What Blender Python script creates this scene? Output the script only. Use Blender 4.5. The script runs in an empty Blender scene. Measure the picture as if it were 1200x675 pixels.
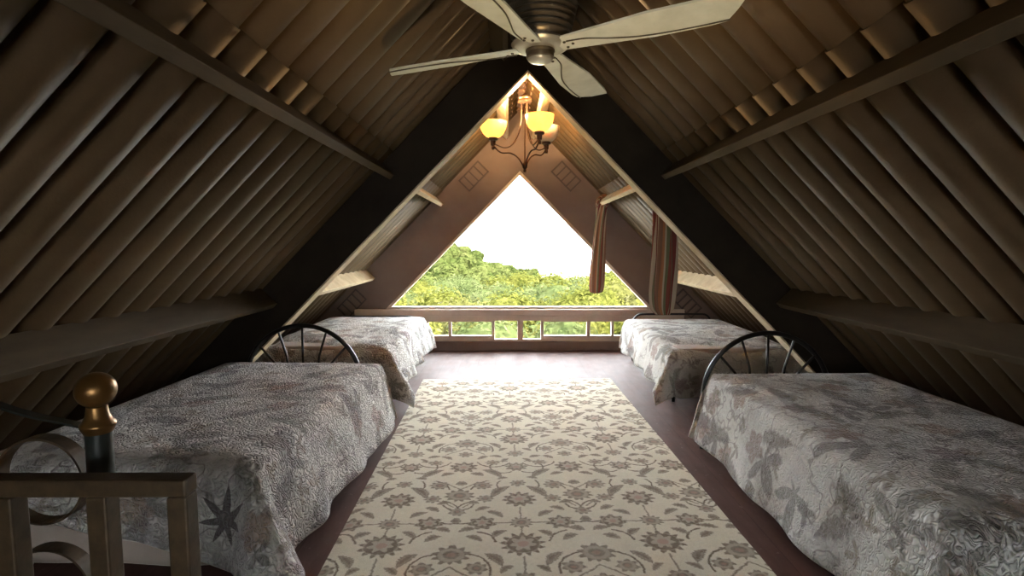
import bpy, bmesh, math, random
from mathutils import Vector, Matrix, noise as mnoise

random.seed(7)
C = bpy.context.scene.collection
PI = math.pi
RIDGE, SLOPE = 3.07, 1.015          # ridge height, rise per metre of half width
Y0, Y1 = -2.3, 6.85                 # gable behind the camera, gable with the window
NLEN = math.hypot(1, SLOPE)

# ------------------------------------------------------------------ shader helpers
class E:
    """tiny expression wrapper that writes math nodes"""
    nt = None
    def __init__(s, v): s.v = v
    @staticmethod
    def op(name, *a, clamp=False):
        n = E.nt.nodes.new('ShaderNodeMath'); n.operation = name; n.use_clamp = clamp
        for i, x in enumerate(a):
            x = x.v if isinstance(x, E) else x
            if isinstance(x, (int, float)): n.inputs[i].default_value = x
            else: E.nt.links.new(x, n.inputs[i])
        return E(n.outputs[0])
    def __add__(s, o): return E.op('ADD', s, o)
    __radd__ = __add__
    def __sub__(s, o): return E.op('SUBTRACT', s, o)
    def __rsub__(s, o): return E.op('SUBTRACT', o, s)
    def __mul__(s, o): return E.op('MULTIPLY', s, o)
    __rmul__ = __mul__
    def __truediv__(s, o): return E.op('DIVIDE', s, o)
def eabs(a): return E.op('ABSOLUTE', a)
def emin(a, b): return E.op('MINIMUM', a, b)
def emax(a, b): return E.op('MAXIMUM', a, b)
def esin(a): return E.op('SINE', a)
def ecos(a): return E.op('COSINE', a)
def esqrt(a): return E.op('SQRT', a)
def eat2(a, b): return E.op('ARCTAN2', a, b)
def esat(a): return E.op('MULTIPLY', a, 1.0, clamp=True)
def elen(a, b): return esqrt(a * a + b * b)
def estep(d, w):                    # 1 inside (d<0), soft edge w
    return E.op('MULTIPLY_ADD', d, -1.0 / w, 0.5, clamp=True)

class M_:
    def __init__(s, name):
        s.m = bpy.data.materials.new(name); s.m.use_nodes = True
        s.nt = s.m.node_tree; E.nt = s.nt
        s.b = s.nt.nodes['Principled BSDF']; s.out = s.nt.nodes['Material Output']
    def n(s, t, **k):
        n = s.nt.nodes.new(t)
        for a, b in k.items(): setattr(n, a, b)
        return n
    def l(s, a, b): s.nt.links.new(a.v if isinstance(a, E) else a, b)
    def coord(s, kind='Object'): return s.n('ShaderNodeTexCoord').outputs[kind]
    def noise(s, vec, scale, detail=3, rough=.55, dist=0, out='Fac'):
        n = s.n('ShaderNodeTexNoise'); n.inputs['Scale'].default_value = scale
        n.inputs['Detail'].default_value = detail; n.inputs['Roughness'].default_value = rough
        n.inputs['Distortion'].default_value = dist
        if vec is not None: s.l(vec, n.inputs['Vector'])
        return n.outputs[out] if out == 'Color' else n.outputs['Fac'] if 'Fac' in n.outputs else n.outputs[0]
    def mapping(s, vec, scale=(1, 1, 1), rot=(0, 0, 0), loc=(0, 0, 0)):
        n = s.n('ShaderNodeMapping'); n.inputs['Scale'].default_value = scale
        n.inputs['Rotation'].default_value = rot; n.inputs['Location'].default_value = loc
        s.l(vec, n.inputs['Vector']); return n.outputs[0]
    def mix(s, f, a, b):
        n = s.n('ShaderNodeMix', data_type='RGBA')
        for x, i in ((f, n.inputs[0]), (a, n.inputs[6]), (b, n.inputs[7])):
            x = x.v if isinstance(x, E) else x
            if isinstance(x, (int, float)): i.default_value = x
            elif isinstance(x, tuple): i.default_value = x if len(x) == 4 else (*x, 1)
            else: s.l(x, i)
        return n.outputs[2]
    def ramp(s, f, stops, interp='LINEAR'):
        n = s.n('ShaderNodeValToRGB'); r = n.color_ramp; r.interpolation = interp
        while len(r.elements) < len(stops): r.elements.new(.5)
        for e, (p, c) in zip(r.elements, stops): e.position = p; e.color = (*c, 1)
        s.l(f, n.inputs[0]); return n.outputs[0]
    def bump(s, h, strength=.5, dist=.01, normal=None):
        n = s.n('ShaderNodeBump'); n.inputs['Strength'].default_value = strength
        n.inputs['Distance'].default_value = dist
        s.l(h, n.inputs['Height'])
        if normal is not None: s.l(normal, n.inputs['Normal'])
        return n.outputs[0]
    def xyz(s, vec):
        n = s.n('ShaderNodeSeparateXYZ'); s.l(vec, n.inputs[0]); return [E(o) for o in n.outputs]
    def set(s, color=None, rough=None, metal=None, normal=None, spec=None):
        for k, v in (('Base Color', color), ('Roughness', rough), ('Metallic', metal), ('Normal', normal), ('Specular IOR Level', spec)):
            if v is None: continue
            v = v.v if isinstance(v, E) else v
            if isinstance(v, tuple): s.b.inputs[k].default_value = (*v, 1) if len(v) == 3 else v
            elif isinstance(v, (int, float)): s.b.inputs[k].default_value = v
            else: s.l(v, s.b.inputs[k])
        return s.m

def mottled(name, c1, c2, scale=6, rough=.6, metal=0, bump=.2, stretch=(1, 1, 1), bdist=.004, spec=.5):
    m = M_(name); v = m.mapping(m.coord(), stretch)
    f = m.noise(v, scale, 5, .6)
    m.set(m.ramp(f, [(.3, c1), (.7, c2)]), rough, metal, None, spec)
    f2 = m.noise(v, scale * 5, 4, .6)
    m.set(normal=m.bump(f2, bump, bdist))
    return m.m

# ------------------------------------------------------------------ mesh helpers
def link(name, bm, m, parent=None, smooth=False, loc=None, rz=0):
    me = bpy.data.meshes.new(name); bmesh.ops.recalc_face_normals(bm, faces=bm.faces[:])
    bm.to_mesh(me); bm.free()
    if smooth:
        for p in me.polygons: p.use_smooth = True
    o = bpy.data.objects.new(name, me); C.objects.link(o)
    if m is not None: me.materials.append(m)
    if parent is not None: o.parent = parent
    if loc: o.location = loc
    o.rotation_euler.z = rz
    return o
def autosmooth(o, ang=40):
    for p in o.data.polygons: p.use_smooth = True
    me = o.data; bm = bmesh.new(); bm.from_mesh(me)
    for e in bm.edges:
        if len(e.link_faces) == 2 and e.calc_face_angle(0) > math.radians(ang): e.smooth = False
    bm.to_mesh(me); bm.free(); return o
def bevel(o, w=.004, seg=2):
    b = o.modifiers.new('edge', 'BEVEL'); b.width = w; b.segments = seg; b.limit_method = 'ANGLE'; return o
def box(bm, lo, hi, mat=None):
    r = bmesh.ops.create_cube(bm, size=1)
    lo, hi = Vector(lo), Vector(hi)
    for v in r['verts']:
        v.co = Vector(((lo[i] + hi[i]) / 2 + v.co[i] * (hi[i] - lo[i])) for i in range(3))
        if mat is not None: v.co = mat @ v.co
    return bm
def prism(bm, pts, d):
    """extrude the polygon pts (3-D) by vector d"""
    a = [bm.verts.new(p) for p in pts]; b = [bm.verts.new(Vector(p) + Vector(d)) for p in pts]
    n = len(pts); bm.faces.new(a); bm.faces.new(b[::-1])
    for i in range(n): bm.faces.new((a[i], b[i], b[(i + 1) % n], a[(i + 1) % n]))
    return bm
def tube(bm, pts, r, n=10, closed=False, flat=None, up=None):
    """round tube; flat=(w,h) makes a strip section with w along `up`"""
    pts = [Vector(p) for p in pts]; N = len(pts); rings = []
    ref = Vector(up) if up else None; prev = None
    for i, p in enumerate(pts):
        if closed: t = pts[(i + 1) % N] - pts[i - 1]
        else: t = pts[min(i + 1, N - 1)] - pts[max(i - 1, 0)]
        t.normalize()
        if ref is not None: a = ref - t * ref.dot(t)
        elif prev is None: a = t.orthogonal()
        else: a = prev - t * prev.dot(t)
        a.normalize(); prev = a; b = t.cross(a)
        rr = r[i] if isinstance(r, (list, tuple)) else r
        if flat:
            w, h = flat; q = [(w, h), (-w, h), (-w, -h), (w, -h)]
            rings.append([bm.verts.new(p + a * x + b * y) for x, y in q])
        else:
            rings.append([bm.verts.new(p + a * rr * math.cos(2 * PI * k / n) + b * rr * math.sin(2 * PI * k / n)) for k in range(n)])
    m = len(rings[0])
    for i in range(N if closed else N - 1):
        A, B = rings[i], rings[(i + 1) % N]
        for k in range(m): bm.faces.new((A[k], A[(k + 1) % m], B[(k + 1) % m], B[k]))
    if not closed: bm.faces.new(rings[0][::-1]); bm.faces.new(rings[-1])
    return bm
def lathe(bm, prof, n=24, c=(0, 0, 0)):
    """profile of (radius, z); closed at radius 0"""
    rings = []; c = Vector(c)
    for r, z in prof:
        if r < 1e-6: rings.append([bm.verts.new(c + Vector((0, 0, z)))])
        else: rings.append([bm.verts.new(c + Vector((r * math.cos(2 * PI * k / n), r * math.sin(2 * PI * k / n), z))) for k in range(n)])
    for A, B in zip(rings, rings[1:]):
        for k in range(n):
            f = [A[k % len(A)], A[(k + 1) % len(A)], B[(k + 1) % len(B)], B[k % len(B)]]
            u = []
            for v in f:
                if v not in u: u.append(v)
            if len(u) > 2: bm.faces.new(u)
    return bm
def tag(o, label, cat, group=None, kind=None):
    o['label'] = label; o['category'] = cat
    if group: o['group'] = group
    if kind: o['kind'] = kind
    return o
def thing(name, label, cat, loc=(0, 0, 0), rz=0, group=None):
    o = bpy.data.objects.new(name, None); C.objects.link(o)
    o.location = loc; o.rotation_euler.z = rz; o.empty_display_size = .1
    return tag(o, label, cat, group)
def struct(name, bm, m, label, cat, **k):
    return tag(link(name, bm, m, **k), label, cat, kind='structure')
def bez(p, n=16):
    """Catmull-Rom through the points"""
    p = [Vector(q) for q in p]; q = [2 * p[0] - p[1]] + p + [2 * p[-1] - p[-2]]; out = []
    for i in range(1, len(q) - 2):
        for k in range(n):
            t = k / n
            out.append(.5 * ((2 * q[i]) + (q[i + 1] - q[i - 1]) * t + (2 * q[i - 1] - 5 * q[i] + 4 * q[i + 1] - q[i + 2]) * t * t + (3 * q[i] - q[i - 1] - 3 * q[i + 1] + q[i + 2]) * t ** 3))
    return out + [p[-1]]

# ------------------------------------------------------------------ materials
def mat_roof():
    m = M_('fibre cement'); v = m.coord(); x, y, z = m.xyz(v)
    wn = m.n('ShaderNodeTexWhiteNoise', noise_dimensions='1D')
    m.l(E.op('FLOOR', y / 1.14), wn.inputs['W'])
    f = m.noise(m.mapping(v, (1, .6, 1)), 3.5, 6, .62)
    c = m.ramp(f, [(.25, (.070, .044, .022)), (.55, (.100, .064, .034)), (.8, (.135, .090, .050))])
    c = m.mix(E(wn.outputs[0]) * .45, c, (.090, .066, .036))
    m.set(c, .5, 0, m.bump(m.noise(v, 90, 3), .2, .002), .42)
    m.b.inputs['Specular Tint'].default_value = (1, .80, .50, 1)
    return m.m
def mat_floor():
    m = M_('painted boards'); v = m.coord(); x, y, z = m.xyz(v)
    f = m.noise(m.mapping(v, (3, .7, 1)), 4, 6, .6)
    g = m.noise(v, 26, 4, .65)
    c = m.ramp(f, [(.25, (.070, .033, .026)), (.6, (.112, .056, .044)), (.85, (.160, .090, .074))])
    seam = estep(eabs(E.op('FRACT', x / .2 + 100.0) - .5) * .2 - .0022, .002)
    c = m.mix(seam * .55, c, (.035, .018, .014))
    fleck = estep(.66 - E(g), .03)
    c = m.mix(fleck * .3, c, (.30, .22, .19))
    m.set(c, E(m.noise(v, 7, 4)) * .2 + .42, 0, m.bump(E(g) * .4 - seam * .6, .25, .003), .12)
    return m.m
def mat_rug():
    m = M_('woven rug'); uv = m.coord('UV')
    wob = m.noise(uv, 16, 2, .5, out='Color')
    va = m.n('ShaderNodeVectorMath', operation='MULTIPLY_ADD')
    m.l(wob, va.inputs[0]); va.inputs[1].default_value = (.016, .016, 0); m.l(uv, va.inputs[2])
    vb = m.n('ShaderNodeVectorMath', operation='MULTIPLY_ADD')
    m.l(m.noise(uv, 75, 2, .5, out='Color'), vb.inputs[0]); vb.inputs[1].default_value = (.016, .016, 0); m.l(va.outputs[0], vb.inputs[2])
    U, V, _ = m.xyz(vb.outputs[0]); U = U - .008; V = V - .008
    P, Q = .655, 1.32
    U = U - .008; V = V - .008
    u = eabs(E.op('FRACT', U / P + 10.5) * P - P / 2)        # mirrored about each flower column
    v = E.op('FRACT', V / Q + 10.5) * Q - Q / 2               # -0.66 .. 0.66, palmette row at v=0
    dark = None; rose = None; lightc = None
    def add(a, b): return b if a is None else emax(a, b)
    def petal(cx, cy, r, k, amp, ph=0.0, sy=1.0, half=False):
        dx, dy = u - cx, (v - cy) * (1 / sy)
        R = elen(dx, dy)
        a = eat2(dx, dy)
        return R, R - (ecos(a * float(k) + ph) * (r * amp) + r * (1 - amp))
    def palmette(cx, cy, r, k=12):
        nonlocal dark, rose, lightc
        R, d = petal(cx, cy, r, k, .14, 0, .9)
        dark = add(dark, estep(d, .012) * .85)
        R2, d2 = petal(cx, cy + .004, r * .58, 7, .18, 0, .95)
        lightc = add(lightc, estep(d2, .008))
        dark = add(dark, estep(eabs(R - r * .27) - .004, .006) * .8)
        rose = add(rose, estep(R - r * .24, .006))
        # ring of small gaps between petals
        lightc = add(lightc, estep(eabs(R - r * .74) - .004, .006) * .55)
    def roundel(cx, cy, r, k):
        nonlocal dark, rose, lightc
        R, d = petal(cx, cy, r, k, .14, .8, .85)
        dark = add(dark, estep(d, .01) * .75)
        lightc = add(lightc, estep(eabs(R - r * .55) - r * .13, .008) * .75)
        rose = add(rose, estep(R - r * .22, .006) * .8)
    def leaf(cx, cy, L, W, ang, s=.8, vein=True):
        nonlocal dark, lightc
        dx, dy = u - cx, v - cy
        ca, sa = math.cos(ang), math.sin(ang)
        a = dx * ca + dy * sa; b = dy * ca - dx * sa
        b = b + (a * a) * (2.2 / max(L, .02) * .12)
        tt = esat(1.0 - (a * a) * (1 / (L * L)))
        ser = esin(a * (2 * PI / .016)) * (W * .12)
        d = eabs(b) - tt * W - ser * tt
        dark = add(dark, estep(d, .009) * esat(tt * 30.0) * s)
        if vein: lightc = add(lightc, estep(eabs(d + W * .42) - W * .13, .006) * esat(tt * 3.0 - .6) * .55)
    def arc(cx, cy, r, a0, a1, w=.005):
        nonlocal dark
        dx, dy = u - cx, v - cy
        mid, half = (a0 + a1) / 2, (a1 - a0) / 2
        ca, sa = math.cos(mid), math.sin(mid)
        rx = dx * ca + dy * sa; ry = dy * ca - dx * sa
        a = eabs(eat2(ry, rx))
        dark = add(dark, estep(eabs(elen(dx, dy) - r) - w, .006) * E.op('LESS_THAN', a, half) * .9)
    def stem(ax, ay, bx, by, w=.0045):
        nonlocal dark
        L = math.hypot(bx - ax, by - ay); ca, sa = (bx - ax) / L, (by - ay) / L
        dx, dy = u - ax, v - ay
        a = dx * ca + dy * sa; b = dy * ca - dx * sa
        aa = emin(emax(a, 0.0), L)
        dark = add(dark, estep(elen(a - aa, b) - w, .006) * .72)
    H = P / 2
    # column of large flowers
    palmette(0, .0, .108, 13)
    roundel(0, .19, .062, 12)
    palmette(0, .43, .094, 11)
    roundel(0, .625, .05, 8)
    palmette(0, -.47, .07, 9); roundel(0, -.26, .06, 8)
    leaf(.115, .53, .088, .030, -.9); leaf(.135, -.55, .082, .028, .75)
    palmette(.195, .19, .072, 7)
    stem(.05, .19, .15, .19)
    leaf(.12, .095, .05, .02, -.7); leaf(.125, .285, .052, .02, .6); leaf(.225, .06, .045, .02, .5); leaf(.20, .335, .045, .019, -.5)
    roundel(.185, .44, .05, 8); roundel(.205, .60, .06, 9)
    leaf(.125, -.11, .065, .024, .9); roundel(.21, -.18, .056, 7); leaf(.085, -.185, .04, .017, -.7); leaf(.125, -.30, .045, .018, .3)
    leaf(.215, -.315, .045, .019, -.6); roundel(.15, -.405, .048, 8); leaf(.235, -.565, .045, .02, .4); leaf(.075, -.365, .04, .016, -1.0)
    # in-between column of round flowers
    roundel(H, -.08, .09, 10); roundel(H, .48, .086, 11); palmette(H, -.47, .09, 10)
    leaf(.245, .40, .035, .016, .2); leaf(.27, .135, .045, .02, -.3); roundel(H, .30, .048, 7); leaf(H, .215, .03, .028, 0)
    roundel(H, -.27, .052, 7); leaf(H, .63, .035, .028, 0); leaf(.09, .70 - 1.32, .035, .015, -.3)
    # vines
    arc(H - .03, .285, .10, -2.6, -.2); arc(H, .40, .085, -2.9, -.25)
    arc(.215, .30, .12, -.2, 1.35); arc(.235, .0, .11, 1.7, 3.0); arc(.08, -.47, .085, -2.2, 1.9)
    arc(H - .05, -.2, .13, 1.3, 3.4); arc(.14, -.36, .11, 3.6, 6.0); arc(.12, .52, .15, .2, 1.6)
    arc(.02, .6, .1, -.9, .9); stem(H, .55, H - .09, .63); stem(H, -.17, .2, -.27); stem(.245, .41, .3, .35)
    stem(0, .08, 0, .14); stem(0, -.1, 0, -.22); stem(0, .24, 0, .34)
    pile = m.noise(uv, 230, 2, .6); wear = m.noise(uv, 5, 4, .6); mid = m.noise(uv, 55, 3, .65)
    base = m.ramp(wear, [(.3, (.70, .64, .50)), (.7, (.80, .74, .59))])
    base = m.mix(estep(.52 - E(mid), .25) * .25, base, (.52, .46, .33))
    dk = m.ramp(m.noise(uv, 9, 3), [(.35, (.105, .070, .038)), (.55, (.130, .078, .050)), (.7, (.120, .097, .050))])
    fade = E(m.noise(uv, 34, 3, .6)) * .7 + .75
    c = m.mix(esat(dark * fade), base, dk)
    c = m.mix(esat(lightc * .6), c, m.mix(.35, base, (.52, .37, .25)))
    c = m.mix(esat(rose * .7), c, (.42, .24, .18))
    c = m.mix(estep(.5 - E(pile), .3) * .35, c, (.28, .24, .17))
    # narrow bound edge
    m.set(c, .95, 0, m.bump(E(pile) + E(mid) * .6, .55, .004), .1)
    m.b.inputs['Sheen Weight'].default_value = .15
    return m.m
def mat_quilt(name, seed, tint, dens, spot=None):
    """cream quilt printed with leaves and blossoms, stippled with meandering stitching"""
    m = M_(name); uv = m.mapping(m.coord('UV'), loc=(seed * 3.17, seed * 1.31, 0))
    w = m.noise(uv, 7, 2, .5, out='Color')
    va = m.n('ShaderNodeVectorMath', operation='MULTIPLY_ADD')
    m.l(w, va.inputs[0]); va.inputs[1].default_value = (.05, .05, 0); m.l(uv, va.inputs[2])
    wuv = va.outputs[0]
    def motif(scale, kind, thr, sz, off):
        vo = m.n('ShaderNodeTexVoronoi', voronoi_dimensions='2D', feature='F1')
        vo.inputs['Scale'].default_value = scale; vo.inputs['Randomness'].default_value = .8
        mp = m.mapping(wuv, loc=(off, off * .7, 0)); m.l(mp, vo.inputs['Vector'])
        sub = m.n('ShaderNodeVectorMath', operation='SUBTRACT'); m.l(mp, sub.inputs[0]); m.l(vo.outputs['Position'], sub.inputs[1])
        dx, dy, _ = m.xyz(sub.outputs[0])
        sc = m.n('ShaderNodeSeparateColor'); m.l(vo.outputs['Color'], sc.inputs[0])
        r1, r2, r3 = [E(o) for o in sc.outputs]
        th = r1 * 6.283
        ca, sa = ecos(th), esin(th)
        a = dx * ca + dy * sa; b = dy * ca - dx * sa
        R = elen(a, b); an = eat2(b, a)
        if kind == 'palmate':       # spread of pointed lobes
            lob = eabs(ecos(an * 2.5)); d = R - (lob * lob * .75 + .25) * sz * (ecos(an) * .45 + .62)
        elif kind == 'blossom':
            d = R - (eabs(ecos(an * 2.5)) * .4 + .6) * sz
        else:                       # single blade with notched edge
            t = esat(1.0 - a * a * (1 / (sz * sz)))
            d = eabs(b) - t * sz * (.30 + .0) - esin(a * 160.0) * .006 * t
        on = E.op('GREATER_THAN', r2, thr)
        vein = estep(eabs(E.op('FRACT', an * 2.6 + 10.0) - .5) - .08, .1)
        return estep(d, .02) * on, r3, vein, R
    mess = m.noise(uv, 38, 4, .7); soft = m.noise(uv, 2.6, 4, .6); soft2 = m.noise(m.mapping(uv, loc=(5, 2, 0)), 3.4, 4, .62)
    base = m.ramp(soft, [(.3, (.71, .69, .65)), (.7, (.81, .80, .76))])
    fine = m.noise(uv, 90, 3, .7)
    k = esat(estep(.54 - E(soft2), .22) * (E(mess) * 1.6 - .25) * (E(fine) * 2.0 - .1)) * dens
    base = m.mix(k, base, m.ramp(soft, [(.35, (.20, .165, .175)), (.5, (.25, .215, .175)), (.65, (.18, .185, .185))]))
    c = base
    for sc_, kind, thr, sz, off, cols in (
        (2.4, 'palmate', .30, .20, 1.7, ((.115, .085, .095), (.20, .165, .135), (.145, .15, .14))),
        (3.1, 'blossom', .45, .085, 4.1, ((.30, .165, .125), (.36, .22, .13), (.23, .13, .14))),
        (3.4, 'blade', .25, .15, 7.3, ((.15, .16, .13), (.20, .155, .14), (.12, .10, .105))),
        (6.0, 'palmate', .45, .085, 9.2, ((.22, .19, .13), (.15, .13, .14), (.26, .20, .13)))):
        msk, r, vein, R = motif(sc_, kind, thr, sz, off)
        col = m.ramp(r, [(.2, cols[0]), (.5, cols[1]), (.8, cols[2])])
        col = m.mix(vein * .35, col, (.42, .38, .33))
        c = m.mix(esat(msk * (E(mess) * 1.2 + .28)) * .78, c, col)
    if spot:                        # one clear dark leaf
        x_, y_, _ = m.xyz(m.coord('UV')); x_ = x_ - spot[0]; y_ = y_ - spot[1]
        rr = elen(x_, y_); aa = eat2(x_, y_)
        lb = 1.0 - eabs(esin(aa * 3.5)); d_ = rr - (lb * .68 + .32) * .135 * (ecos(aa) * .15 + .85)
        c = m.mix(estep(rr - .15, .06) * .85, c, base)
        c = m.mix(estep(d_, .008) * .9, c, (.085, .065, .07))
    # thin branching twigs
    tw = m.noise(m.mapping(uv, loc=(2, 9, 0)), 3.0, 3, .5)
    c = m.mix(estep(eabs(E(tw) - .5) - .006, .008) * .55, c, (.16, .12, .11))
    # meandering stitch lines
    s1 = m.noise(uv, 29, 1.0, .4, .5)
    l1 = eabs(esin(E(s1) * (PI * 5.5)))
    puff = esqrt(l1)
    thread = estep(l1 - .22, .25)
    c = m.mix(thread * .28, c, (.22, .20, .18))
    c = m.mix(.12, c, tint)
    m.set(c, .9, 0, m.bump(puff, 1.0, .016), .15)
    m.b.inputs['Sheen Weight'].default_value = .2
    return m.m
def mat_stripes():
    m = M_('striped cotton'); u, v, _ = m.xyz(m.coord('UV'))
    f = E.op('FRACT', u * 3.0)
    c = m.ramp(f, [(0, (.20, .055, .045)), (.14, (.50, .43, .32)), (.22, (.27, .15, .10)), (.36, (.42, .19, .095)), (.5, (.48, .42, .31)),
                   (.58, (.17, .18, .10)), (.68, (.24, .08, .06)), (.82, (.48, .41, .31)), (.9, (.20, .19, .12))], 'CONSTANT')
    w = m.noise(m.coord('UV'), 120, 2)
    m.set(c, .9, 0, m.bump(w, .3, .002), .1)
    tr = m.n('ShaderNodeBsdfTranslucent'); m.l(c, tr.inputs['Color'])
    mx = m.n('ShaderNodeMixShader'); mx.inputs[0].default_value = .22
    m.l(m.b.outputs[0], mx.inputs[1]); m.l(tr.outputs[0], mx.inputs[2]); m.l(mx.outputs[0], m.out.inputs[0])
    return m.m
def mat_glass():
    m = M_('window glass'); m.nt.nodes.remove(m.b)
    g = m.n('ShaderNodeBsdfGlossy'); g.inputs['Roughness'].default_value = .02
    t = m.n('ShaderNodeBsdfTransparent'); t.inputs[0].default_value = (.96, .97, .96, 1)
    fr = m.n('ShaderNodeFresnel'); fr.inputs[0].default_value = 1.45
    mx = m.n('ShaderNodeMixShader'); m.l(E(fr.outputs[0]) * .15, mx.inputs[0]); m.l(t.outputs[0], mx.inputs[1]); m.l(g.outputs[0], mx.inputs[2])
    m.l(mx.outputs[0], m.out.inputs[0]); return m.m
def mat_shade(name, col, em):
    m = M_(name); f = m.noise(m.coord(), 14, 4, .6, 1.2)
    c = m.ramp(f, [(.35, tuple(x * .8 for x in col)), (.65, col)])
    m.set(c, .35)
    tr = m.n('ShaderNodeBsdfTranslucent'); m.l(c, tr.inputs['Color'])
    mx = m.n('ShaderNodeMixShader'); mx.inputs[0].default_value = .2
    m.l(m.b.outputs[0], mx.inputs[1]); m.l(tr.outputs[0], mx.inputs[2]); m.l(mx.outputs[0], m.out.inputs[0])
    if em:
        m.l(c, m.b.inputs['Emission Color']); m.b.inputs['Emission Strength'].default_value = em
    return m.m
def mat_leaves(name, c1, c2, c3, scale=.9):
    m = M_(name); v = m.coord()
    f = m.noise(v, scale, 4, .7)
    c = m.ramp(f, [(.3, c1), (.5, c2), (.72, c3)])
    m.set(c, .8, 0, None, 0.0)
    tr = m.n('ShaderNodeBsdfTranslucent'); m.l(c, tr.inputs['Color'])
    mx = m.n('ShaderNodeMixShader'); mx.inputs[0].default_value = .35
    m.l(m.b.outputs[0], mx.inputs[1]); m.l(tr.outputs[0], mx.inputs[2]); m.l(mx.outputs[0], m.out.inputs[0])
    return m.m

ROOF = mat_roof(); FLOOR = mat_floor(); RUG = mat_rug(); STRIPE = mat_stripes(); GLASS = mat_glass()
QUILT = [mat_quilt('printed quilt %d' % i, i + 1, t, d, (.50, -1.10) if i == 0 else None) for i, (t, d) in enumerate((((.55, .53, .55), .95), ((.62, .60, .55), .8), ((.60, .58, .52), .45), ((.60, .58, .50), .45)))]
BEAM = mottled('dark painted beam', (.016, .011, .007), (.026, .019, .012), 5, .7, 0, .15, (1, 1, 1), .004, .12)
LIT_TIMBER = mottled('lit-toned timber', (0.4680, 0.3640, 0.2125), (0.6500, 0.5330, 0.3375), 8, .6, 0, .2, (1, 1, 1))  # pale tone carries the light caught by rafter undersides and far purlins
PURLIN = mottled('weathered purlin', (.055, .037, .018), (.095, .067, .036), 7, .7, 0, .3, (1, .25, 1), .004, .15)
WALL = mottled('brown gable paint', (.165, .115, .092), (.20, .148, .122), 3, .7, 0, .12)
FRAME = mottled('taupe window paint', (.50, .41, .33), (.60, .51, .42), 8, .55, 0, .12)
PIPE = mottled('ridge capping', (.36, .22, .15), (.46, .31, .22), 6, .8, 0, .2)
IRON = mottled('black iron', (.010, .009, .009), (.020, .018, .017), 14, .32, .4, .1)
SHEET = mottled('pale bed sheet', (.36, .30, .255), (.44, .37, .32), 5, .9, 0, .25, (1, 1, 1), .01)
RAIL = mottled('worn bronze paint', (.040, .026, .012), (.085, .056, .027), 22, .45, .35, .35, (1, 1, 1), .002)
POST = mottled('dark green enamel', (.014, .017, .015), (.026, .030, .027), 9, .28, .2, .1)
BRASS = mottled('tarnished brass', (.10, .050, .014), (.20, .105, .032), 9, .36, .75, .15)
MOTOR = mottled('antique bronze', (.10, .08, .052), (.17, .14, .098), 10, .35, .7, .05)
BLADE = mottled('worn cream fan blade', (.52, .54, .44), (.66, .68, .57), 9, .5, 0, .15, (1, 1, 1))
BLADE2 = mottled('satin nickel', (.38, .36, .28), (.50, .48, .40), 9, .35, .6, .05)
VINE = mottled('dark inlay', (.05, .045, .03), (.08, .07, .05), 9, .5)
COPPER = mottled('chandelier bronze', (.055, .030, .020), (.095, .055, .040), 12, .4, .6, .1)
SHADE_ON = mat_shade('lit alabaster glass', (.94, .60, .20), .10)
SHADE_OFF = mat_shade('unlit alabaster glass', (.62, .56, .45), 0)
VENT = mottled('vent metal', (.075, .052, .042), (.10, .072, .058), 9, .6)
BARK = mottled('bark', (.10, .08, .06), (.16, .13, .10), 3, .9)
LEAF = [mat_leaves('yellow green leaves', (0.0259, 0.0294, 0.0057), (0.0545, 0.0530, 0.0114), (0.0846, 0.0774, 0.0285)),
        mat_leaves('pale green leaves', (0.0215, 0.0287, 0.0095), (0.0416, 0.0474, 0.0171), (0.0681, 0.0689, 0.0342)),
        mat_leaves('olive leaves', (0.0259, 0.0273, 0.0076), (0.0530, 0.0488, 0.0152), (0.0832, 0.0745, 0.0380))]
CANOPY = mat_leaves('hill canopy', (0.0156, 0.0224, 0.0054), (0.0333, 0.0381, 0.0108), (0.0563, 0.0576, 0.0194), .35)
SOIL = mottled('hillside', (0.0360, 0.0420, 0.0120), (0.0540, 0.0540, 0.0180), .3, .9)
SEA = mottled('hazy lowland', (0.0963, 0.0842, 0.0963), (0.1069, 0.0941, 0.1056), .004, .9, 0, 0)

# ------------------------------------------------------------------ the room
def roofpt(side, hx, y, d=0):
    """point under the roof plane at half width hx, d metres in from it"""
    return Vector((side * (hx - d * SLOPE / NLEN), y, RIDGE - SLOPE * hx - d / NLEN))
bm = bmesh.new(); box(bm, (-3.35, Y0 - .1, -.12), (3.35, Y1 + .25, 0))
struct('floor', bm, FLOOR, 'reddish brown painted board floor of the attic', 'floor')

PITCH, AMP = .19, .031
def sheet(side, h0, h1, off, phase, label):
    bm = bmesh.new(); n = 14; ya, yb = Y0 - .2, Y1 + .45
    ya = PITCH * round(ya / PITCH) - phase; cnt = int((yb - ya) / PITCH * n); cols = []
    for i in range(cnt + 1):
        y = ya + i * PITCH / n
        t = 2 * abs(math.cos(PI * (i / n))) ** .85 - 1
        d = AMP * t - AMP - off
        cols.append((bm.verts.new(roofpt(side, h0, y, d)), bm.verts.new(roofpt(side, h1, y, d))))
    for a, b in zip(cols, cols[1:]): bm.faces.new((a[0], b[0], b[1], a[1]))
    o = autosmooth(struct('ceiling', bm, ROOF, label, 'ceiling', smooth=True), 38)
    s = o.modifiers.new('thick', 'SOLIDIFY'); s.thickness = .009; s.offset = 0
    return o
for side, nm in ((-1, 'left'), (1, 'right')):
    sheet(side, .03, 1.04, .008, .004, 'upper row of brown corrugated roof sheets on the %s slope' % nm)
    sheet(side, .985, 3.35, 0, 0, 'lower row of brown corrugated roof sheets on the %s slope' % nm)
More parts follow.
